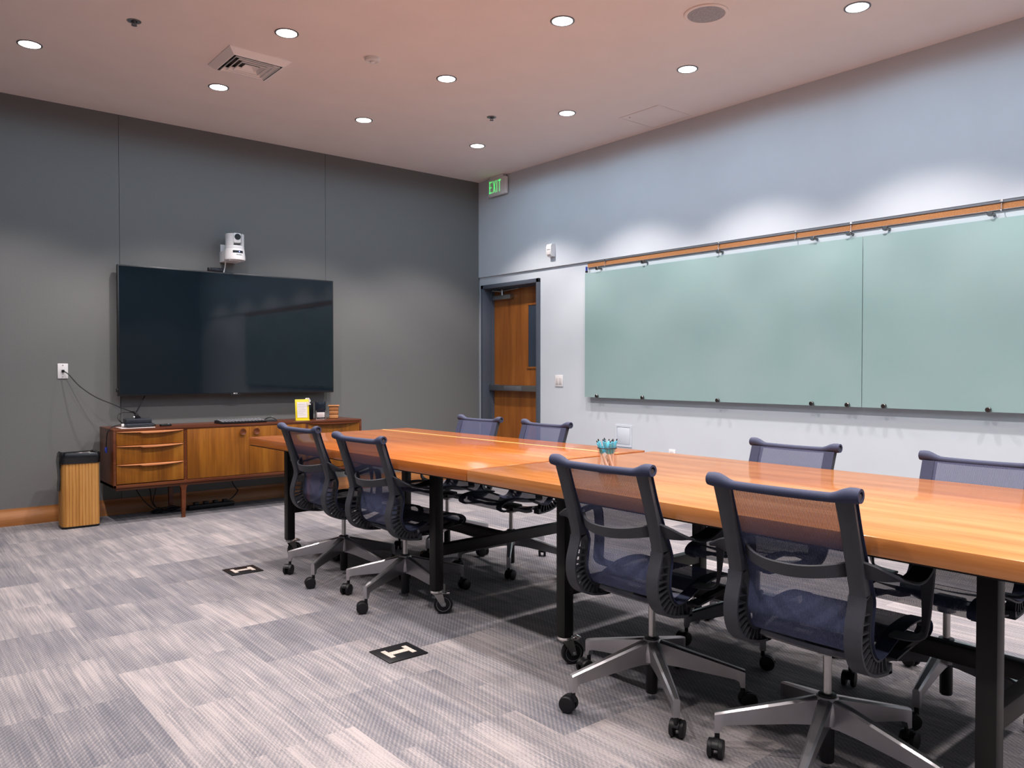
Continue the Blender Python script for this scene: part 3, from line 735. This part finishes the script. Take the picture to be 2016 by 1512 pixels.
# ------------------------------------------------------------------ tables
TZ, TT, TWD, TLN = .765, .050, 1.239, 2.255
def caster_big(parent, x, y, swivel, zt):
    """chrome swivel caster under a leg"""
    Rz = Matrix.Translation((x, y, 0)) @ Matrix.Rotation(swivel, 4, 'Z')
    wr = .047; ox = .034
    m = MB(); m.lathe([(.024, zt), (.030, zt - .002), (.031, zt - .010), (.027, zt - .016), (.020, zt - .020), (.001, zt - .021)], 20, mat=Rz.to_3x3().to_4x4(), origin=(x, y, 0)); cs = m.build('caster', M['chrome'], parent)
    m = MB()
    for sy in (-1, 1):
        m.rings([[Rz @ Vector(p) for p in [(-.016, sy * yy, zt - .014), (.030, sy * yy, zt - .014), (ox + .012, sy * yy, wr - .008), (ox - .010, sy * yy, wr - .008)]] for yy in (.016, .019)])
    m.box(-.016, .030, -.019, .019, zt - .022, zt - .012, .002, mat=Rz)
    m.build('fork', M['nickel'], cs)
    m = MB(); ax = Rz @ Vector((ox, 0, wr)); mt = Rz.to_3x3().to_4x4() @ Matrix.Rotation(R(90), 4, 'X')
    m.lathe([(wr - .014, -.013), (wr - .003, -.013), (wr, -.009), (wr, .009), (wr - .003, .013), (wr - .014, .013)], 28, origin=ax, mat=mt); m.build('tyre', M['rubber'], cs)
    m = MB(); m.lathe([(.004, -.0145), (.012, -.0145), (.014, -.011), (.028, -.011), (wr - .013, -.0135), (wr - .013, .0135), (.028, .011), (.014, .011), (.012, .0145), (.004, .0145)], 24, origin=ax, mat=mt)
    m.cyl(Rz @ Vector((ox, -.022, wr)), Rz @ Vector((ox, .022, wr)), .005, seg=10); m.build('wheel_hub', M['wheel_grey'], cs)
    m = MB(); m.box(.02, .062, -.014, .014, zt - .020, zt - .015, .002, mat=Rz); m.box(.05, .066, -.018, .018, zt - .018, zt - .008, .002, mat=Rz); m.build('brake_lever', M['chrome'], cs)
def table(name, label, loc, rz, legy, inlay, xin, sw):
    t = thing(name, label, 'table', loc, rz, 'conference tables')
    y0, y1 = sorted((0, -TLN if rz == 0 else TLN))
    g = .0008
    MB().box(0, TWD, y0 + g, y1 - g, TZ - TT, TZ, .0025).build('tabletop', M['table'] if inlay else M['table_near'], t)
    MB().box(.004, TWD - .004, y0 + .004, y1 - .004, TZ - TT - .0045, TZ - TT + .0005).build('bounce_stop_sheet', M['black_steel'], t)  # added unseen dark sheet, keeps the wood's orange bounce off the floor
    if inlay: MB().box(1.006, 1.028, y0 + .004, y1 - .004, TZ - .003, TZ + .0004).build('inlay_strip', M['table_inlay'], t)
    xl, xr = xin, TWD - xin - .02
    h = .025; zb = .118
    k = 0
    for ly in legy:
        for lx in (xl, xr):
            lg = MB().box(lx - h, lx + h, ly - h, ly + h, zb, TZ - TT - .0045, .003).build('leg', M['black_steel'], t)
            caster_big(t, lx, ly, sw[k % len(sw)], zb); k += 1
        MB().box(xl + h, xr - h, ly - .022, ly + .022, .285, .340, .003).build('cross_rail', M['black_steel'], t)
        MB().box(xl - h, xr + h, ly - .022, ly + .022, TZ - TT - .028, TZ - TT - .0046, .002).build('top_rail', M['black_steel'], t)
    a, b = sorted(legy)
    MB().box((xl + xr) / 2 - .022, (xl + xr) / 2 + .022, a + .022, b - .022, .285, .340, .003).build('stretcher', M['black_steel'], t)
    for lx in (xl, xr): MB().box(lx - .02, lx + .02, a + .02, b - .02, TZ - TT - .028, TZ - TT - .0046, .002).build('side_rail', M['black_steel'], t)
    return t
AF = R(2.5)
table('conference_table', 'cherry wood conference table on casters, nearer one with the pen cup on it', (-3.354, -4.349, 0), 0, (-.445, -2.012), False, .168, (R(-20), R(70), R(200), R(120)))
table('conference_table', 'cherry wood conference table on casters, far one with a pale inlay line along it', (-3.354, -4.346, 0), AF, (.437, 2.010), True, .160, (R(-35), R(60), R(5), R(120)))

# pen cup and pens
px_, py_ = -2.962, -4.815
t = thing('pen_cup', 'clear cup with a dark rim full of turquoise pens on the table', 'pen cup', (px_, py_, TZ))
m = MB(); m.rings([[(r * math.cos(q), r * math.sin(q), z) for q in [2 * PI * k / 28 for k in range(28)]] for r, z in ((.001, .001), (.040, .001), (.040, .106), (.0385, .106), (.0385, .004), (.001, .004))], True, False); m.build('cup_wall', M['acrylic'], t)
m = MB(); rg = []
for k in range(29):
    a = 2 * PI * k / 28; rg.append([((.0395 + .0022 * math.cos(q)) * math.cos(a), (.0395 + .0022 * math.cos(q)) * math.sin(a), .107 + .0022 * math.sin(q)) for q in [2 * PI * i / 6 for i in range(6)]])
m.rings(rg, True, False); m.build('cup_rim', M['plastic_black'], t)
def pen_proto():
    t = thing('pen', '', 'pen', (0, 0, 0), 0, 'pens in the clear cup')
    m = MB(); m.lathe([(.001, 0), (.0022, .008), (.0042, .018), (.0045, .085)], 10); m.build('pen_barrel', M['pen_white'], t)
    m = MB(); m.lathe([(.0046, .085), (.0052, .088), (.0052, .134), (.0042, .138), (.002, .139)], 10); m.build('pen_grip', M['turq'], t)
    m = MB(); m.lathe([(.0025, .138), (.0022, .147), (.001, .148)], 8); m.box(.0048, .0066, -.0015, .0015, .10, .136); m.build('pen_button', M['plastic_black'], t)
    return t
proto = None
n_p = 14
for k in range(n_p):
    a = 2 * PI * k / n_p + .3; rb = .020 + .0055 * ((k * 7) % 3); tw = a + R(95) + .4 * math.sin(k * 3)
    b = Vector((px_ + rb * math.cos(tw), py_ + rb * math.sin(tw), TZ + .0045))
    top = Vector((px_ + .0315 * math.cos(a), py_ + .0315 * math.sin(a), TZ + .107))
    if k % 4 == 3: top = Vector((px_ + .014 * math.cos(a), py_ + .014 * math.sin(a), TZ + .107))
    q = Vector((0, 0, 1)).rotation_difference((top - b).normalized())
    if proto is None: proto = pen_proto(); p = proto
    else: p = copy_tree(proto)
    p.location = b; p.rotation_mode = 'QUATERNION'; p.rotation_quaternion = q
    p['label'] = 'turquoise and white pen standing in the clear cup on the table'

# floor boxes
def floor_box(x, y, label):
    t = thing('floor_box', label, 'floor box', (x, y, 0), 0, 'floor boxes in the carpet')
    MB().box(-.094, .094, -.086, .086, 0, .005, .002).build('box_lid', M['plastic_black'], t)
    m = MB()
    m.box(-.062, -.040, -.045, .045, .0045, .0062); m.box(.040, .062, -.045, .045, .0045, .0062); m.box(-.041, .041, -.016, .016, .0045, .0062)
    m.build('carpet_inlay', M['carpet_light'], t)
M['carpet_light'] = speck('beige_carpet_inlay', (.48, .42, .37), .95, scale=180, var=.35)
floor_box(-3.641, -2.475, 'black floor box with a carpet inlay, the one nearer the sideboard')
floor_box(-3.642, -4.252, 'black floor box with a carpet inlay, the one nearer the camera')

# ------------------------------------------------------------------ chairs (forward = +x, gas column on the local z axis)
OUT = catmull([(-.296, .868), (-.272, .80), (-.252, .74), (-.234, .68), (-.216, .615), (-.216, .585), (-.228, .545), (-.237, .51), (-.237, .468), (-.222, .425), (-.192, .393), (-.147, .373), (-.085, .362), (-.045, .360)], 5)
INN = catmull([(-.268, .862), (-.240, .78), (-.207, .70), (-.180, .64), (-.161, .594), (-.157, .57), (-.167, .506), (-.167, .473), (-.151, .436), (-.120, .413), (-.075, .418), (-.02, .437), (.04, .457), (.10, .465), (.16, .464), (.21, .455), (.238, .437), (.240, .418), (.222, .407)], 5)
def below(P, z0): return [p for p in P if p[1] <= z0 + 1e-6]
def build_chair():
    t = thing('office_chair', 'chair', 'office chair', (0, 0, 0), 0, 'mesh conference chairs')
    # five star base
    m = MB(); Rb, zt, zh = .32, .130, .222
    for k in range(5):
        Rk = Matrix.Rotation(k * 2 * PI / 5, 4, 'Z'); rg = []
        for r, wt, top, bot in ((.012, .021, zh, .130), (.045, .0205, .214, .132), (.10, .0185, .1985, .127), (.17, .0165, .179, .117), (.24, .0145, .1595, .107), (.295, .0130, .144, .0985), (.307, .0125, .1405, .094), (.3125, .0122, .139, .074), (.328, .0115, .134, .073)):
            if r > .30: pts = [(r, -wt, top - .006), (r, -wt * .6, top), (r, wt * .6, top), (r, wt, top - .006), (r, wt, bot), (r, -wt, bot)]
            else: pts = [(r, -wt, top - .006), (r, -wt * .55, top), (r, wt * .55, top), (r, wt, top - .006), (r, wt * .55, bot), (r, -wt * .55, bot)]
            rg.append([Rk @ Vector(p) for p in pts])
        m.rings(rg)
    m.lathe([(.034, .14), (.038, .17), (.038, .205), (.030, .222), (.018, .224)], 24)
    m.build('star_base', M['alu'], t, smooth=32)
    # column
    m = MB(); m.lathe([(.0125, .20), (.0125, .365)], 20); m.build('gas_column', M['nickel'], t)
    m = MB(); m.lathe([(.019, .022), (.0215, .026), (.0215, .14), (.0215, .20), (.026, .221), (.026, .227), (.013, .229)], 20); m.build('column_sleeve', M['plastic_black'], t)
    # casters
    for k in range(5):
        a = k * 2 * PI / 5; sw = a + R((35, 80, -50, 150, 20)[k])
        Mx = Matrix.Translation((Rb * math.cos(a), Rb * math.sin(a), 0)) @ Matrix.Rotation(sw, 4, 'Z')
        m = MB(); m.cyl(Mx @ Vector((0, 0, .05)), Mx @ Vector((0, 0, .076)), .008, seg=12); rg = []
        for i in range(9):
            q = R(20 + 140 * i / 8); rr = .0305
            rg.append([Mx @ Vector((.018 + r * math.cos(q), y, .029 + r * math.sin(q))) for r, y in ((rr, -.010), (rr, .010), (.020, .010), (.020, -.010))])
        m.rings(rg); m.cyl(Mx @ Vector((.018, -.018, .029)), Mx @ Vector((.018, .018, .029)), .007, seg=12)
        cs = m.build('caster', M['plastic_black'], t)
        mt = Mx.to_3x3().to_4x4() @ Matrix.Rotation(R(90), 4, 'X')
        for sy in (-1, 1):
            o = Mx @ Vector((.018, sy * .0165, .029)); m = MB()
            pr = [(.001, -.0075), (.020, -.0075), (.027, -.0065), (.029, -.003), (.029, .006), (.027, .0075), (.001, .0075)]
            m.lathe(pr, 24, origin=o, mat=mt); m.build('caster_wheel', M['rubber'], cs)
    # seat frame under the seat
    m = MB(); rg = []
    for i in range(17):
        y = -.164 + .328 * i / 16; s = (y / .164) ** 2; zb = .362 + .020 * s; xc = -.020 - .045 * s; hw = .045 - .006 * s
        rg.append([(xc - hw, y, zb + .010), (xc - hw + .01, y, zb + .001), (xc + hw - .01, y, zb), (xc + hw, y, zb + .008), (xc + hw - .006, y, zb + .022), (xc - hw + .006, y, zb + .022)])
    m.rings(rg)
    m.lathe([(.030, .350), (.031, .352), (.031, .375), (.024, .384)], 20)
    m.build('seat_frame', M['alu'], t)
    m = MB()
    for sy in (-1, 1):
        A = catmull([(-.02, sy * .155, .378), (.04, sy * .17, .382), (.10, sy * .185, .400), (.16, sy * .195, .414)], 4); rg = []
        for x, y, z in A: rg.append([(x, y - .016, z - .008), (x, y + .016, z - .008), (x, y + .016, z + .008), (x, y - .016, z + .008)])
        m.rings(rg)
    m.box(-.05, .06, -.05, .05, .378, .400, .006)
    m.build('tilt_arm', M['plastic_black'], t)
    # spines: blade above the waist, split into two bands joined by ribs below
    outL, innL = below(OUT, .606), below(INN, .606)
    for sy in (-1, 1):
        ya, yb = sorted((sy * .160, sy * .207)); yc, yd = sorted((sy * .167, sy * .202))
        m = MB()
        up_o = [p for p in OUT if p[1] >= .60]; up_i = [p for p in INN if p[1] >= .60]
        n = 14; rg = []
        for i in range(n + 1):
            f = i / n; a = Vector(sample(up_o, f)); b = Vector(sample(up_i, f)); b = a.lerp(b, .92)
            wy = .025 - .003 * f; ym = sy * .1835
            rg.append([(a.x + .003, ym - wy, a.y), (a.x, ym - wy * .8, a.y), (a.x, ym + wy * .8, a.y), (a.x + .003, ym + wy, a.y), (b.x, ym + wy * .8, b.y), (b.x, ym - wy * .8, b.y)])
        m.rings(rg)
        m.band(outL, ya, yb, .0075)
        m.band(innL, yc, yd, -.0065)
        m.prism([(-.066, .361), (-.044, .3595), (-.044, .388), (-.052, .390)], 'Y', ya, yb)
        ret = catmull([(.222, .4065), (.17, .404), (.10, .398), (.04, .392), (.0, .386)], 4)
        m.band(ret, yc, yd, .006)
        fine = [sample(innL, q / 200) for q in range(201)]
        for i in range(14):
            a = Vector(sample(outL, .06 + .90 * i / 13))
            b = Vector(min(fine, key=lambda p: (p[0] - a.x - .004) ** 2 + (p[1] - a.y - .004) ** 2))
            d = (b - a).normalized(); a = a + d * .004; b = b - d * .003; nn = Vector((-d.y, d.x)) * .0017
            m.prism([tuple(a + nn * 1.5), tuple(a - nn * 1.5), tuple(b - nn), tuple(b + nn)], 'Y', yc + .002, yd - .002)
        m.build('spine', M['plastic_grey'], t)
    # mesh sling with side hems that wrap the spines
    def off(P, d):
        out = []
        for i in range(len(P)):
            a = P[max(0, i - 1)]; c = P[min(len(P) - 1, i + 1)]; v = Vector((c[0] - a[0], c[1] - a[1])).normalized(); out.append((P[i][0] - v.y * d, P[i][1] + v.x * d))
        return out
    front = off(INN, .0012)
    ny = 14; rg = []
    ys = [-.200 + .400 * i / ny for i in range(ny + 1)]
    for j, (x, z) in enumerate(front):
        sag = .012 * math.exp(-((z - .62) / .14) ** 2) if z > .47 else .0
        seat = x > -.05 and z > .43
        row = []
        for y in ys:
            c = 1 - (y / .200) ** 2
            row.append((x - sag * c, y, z - (.022 * c if seat and x < .2 else 0)))
        rg.append(row)
    m = MB(); m.rings(rg, False, False); m.build('mesh_sling', M['mesh'], t, smooth=60)
    for sy in (-1, 1):
        a, b = sorted((sy * .162, sy * .2085)); hem = off(INN, .0022)
        m = MB(); m.band(hem, a, b, .0016); m.build('fabric_hem', M['roll'], t)
    # head roll
    rg = []; n = 28
    for i in range(n + 1):
        u = -1 + 2 * i / n; y = u * .226; sm = min(1, max(0, (abs(u) - .62) / .26)); sm = sm * sm * (3 - 2 * sm); r = .0132 + .0080 * sm
        zc_ = .8655 + .004 * abs(u) ** 2 + .0100 * sm; xc = -.283 - .004 * abs(u) ** 2
        if i in (0, n): r *= .90
        rg.append([(xc + r * math.cos(q), y, zc_ + r * math.sin(q)) for q in [2 * PI * k / 18 for k in range(18)]])
    ends = []
    for s, ring in ((0, rg[0]), (1, rg[-1])):
        y = ring[0][1]; yin = y + (.012 if y < 0 else -.012); cx_ = sum(p[0] for p in ring) / 18; cz_ = sum(p[2] for p in ring) / 18
        ends.append([[(cx_ + (p[0] - cx_) * .62, y, cz_ + (p[2] - cz_) * .62) for p in ring], [(cx_ + (p[0] - cx_) * .58, yin, cz_ + (p[2] - cz_) * .58) for p in ring]])
    m = MB(); m.rings([ends[0][1], ends[0][0]] + rg + [ends[1][0], ends[1][1]]); hr = m.build('head_roll', M['roll'], t)
    m = MB()
    for s in (-1, 1): m.cyl((-.287, s * .216, .877), (-.287, s * .2235, .877), .0085, seg=14)
    m.build('tube_end', M['plastic_grey'], hr)
    # lumbar band
    A = []; B = []
    for i in range(21):
        u = -1 + 2 * i / 20; y = u * .172; q_ = 1 - abs(u) ** 2.4; bow = .085 * q_; xs = -.176 - bow
        zt_ = .694 - .026 * q_; h = .040 - .004 * abs(u) + .012 * abs(u) ** 4
        A.append((xs - .004, y, zt_)); B.append((xs + .006, y, zt_ - h))
    m = MB(); m.ribbon(A, B, .008); m.build('lumbar_band', M['plastic_grey'], t)
    # ribbon arms
    for s in (-1, 1):
        A = catmull([(-.222, s * .200, .700), (-.214, s * .236, .690), (-.190, s * .288, .664), (-.150, s * .312, .648), (-.105, s * .318, .648), (-.055, s * .314, .658), (-.015, s * .306, .668), (.006, s * .300, .660), (.014, s * .296, .632), (.010, s * .290, .560), (-.002, s * .284, .49), (-.012, s * .276, .466), (-.020, s * .245, .455), (-.020, s * .185, .452)], 5)
        B = catmull([(-.196, s * .200, .648), (-.186, s * .232, .646), (-.160, s * .258, .648), (-.132, s * .262, .652), (-.100, s * .262, .657), (-.052, s * .258, .665), (-.012, s * .254, .673), (.012, s * .252, .662), (.020, s * .252, .632), (.030, s * .256, .560), (.030, s * .258, .49), (.026, s * .255, .468), (.030, s * .238, .458), (.030, s * .185, .455)], 5)
        m = MB(); m.ribbon(A, B, .0085); m.build('armrest', M['plastic_grey'], t)
    return t

CH = [('E', -2.365, -2.775, 183, 69, -.015, 'blue mesh office chair across the table, backed by the dark corner beside the door'),
      ('F', -2.335, -3.415, 180, 12, -.017, 'blue mesh office chair across the table, standing in front of the wooden door'),
      ('G', -2.345, -5.14, 180, 145, -.025, 'blue mesh office chair across the table, first to the right of the pen cup'),
      ('H', -2.355, -5.93, 179, 42, -.025, 'blue mesh office chair across the table, cut by the right edge of the photo'),
      ('A', -3.205, -2.92, 3, 67.6, -.004, 'blue mesh office chair on the near side of the table, closest to the sideboard'),
      ('B', -3.180, -3.56, 4, 57.3, -.018, 'blue mesh office chair on the near side, second from the sideboard'),
      ('C', -3.170, -5.239, 2.5, 18.5, 0, 'blue mesh office chair on the near side, directly in front of the pen cup'),
      ('D', -3.155, -5.909, 2.5, 53.4, 0, 'blue mesh office chair closest to the camera, in the right foreground')]
proto = build_chair()
# the seat turns on the base: the base star keeps its own heading
for i, (nm, x, y, yaw, rot, dz, lab) in enumerate(CH):
    ch = proto if i == 0 else copy_tree(proto)
    ch.location = (x, y, 0); ch.rotation_euler = (0, 0, R(yaw)); ch['label'] = lab
    for c in children(ch):
        k = c.name.split('.')[0]
        if k in ('star_base', 'caster'): c.rotation_euler = (0, 0, R(rot - yaw))
        elif k not in ('column_sleeve', 'gas_column'): c.location = (0, 0, dz)
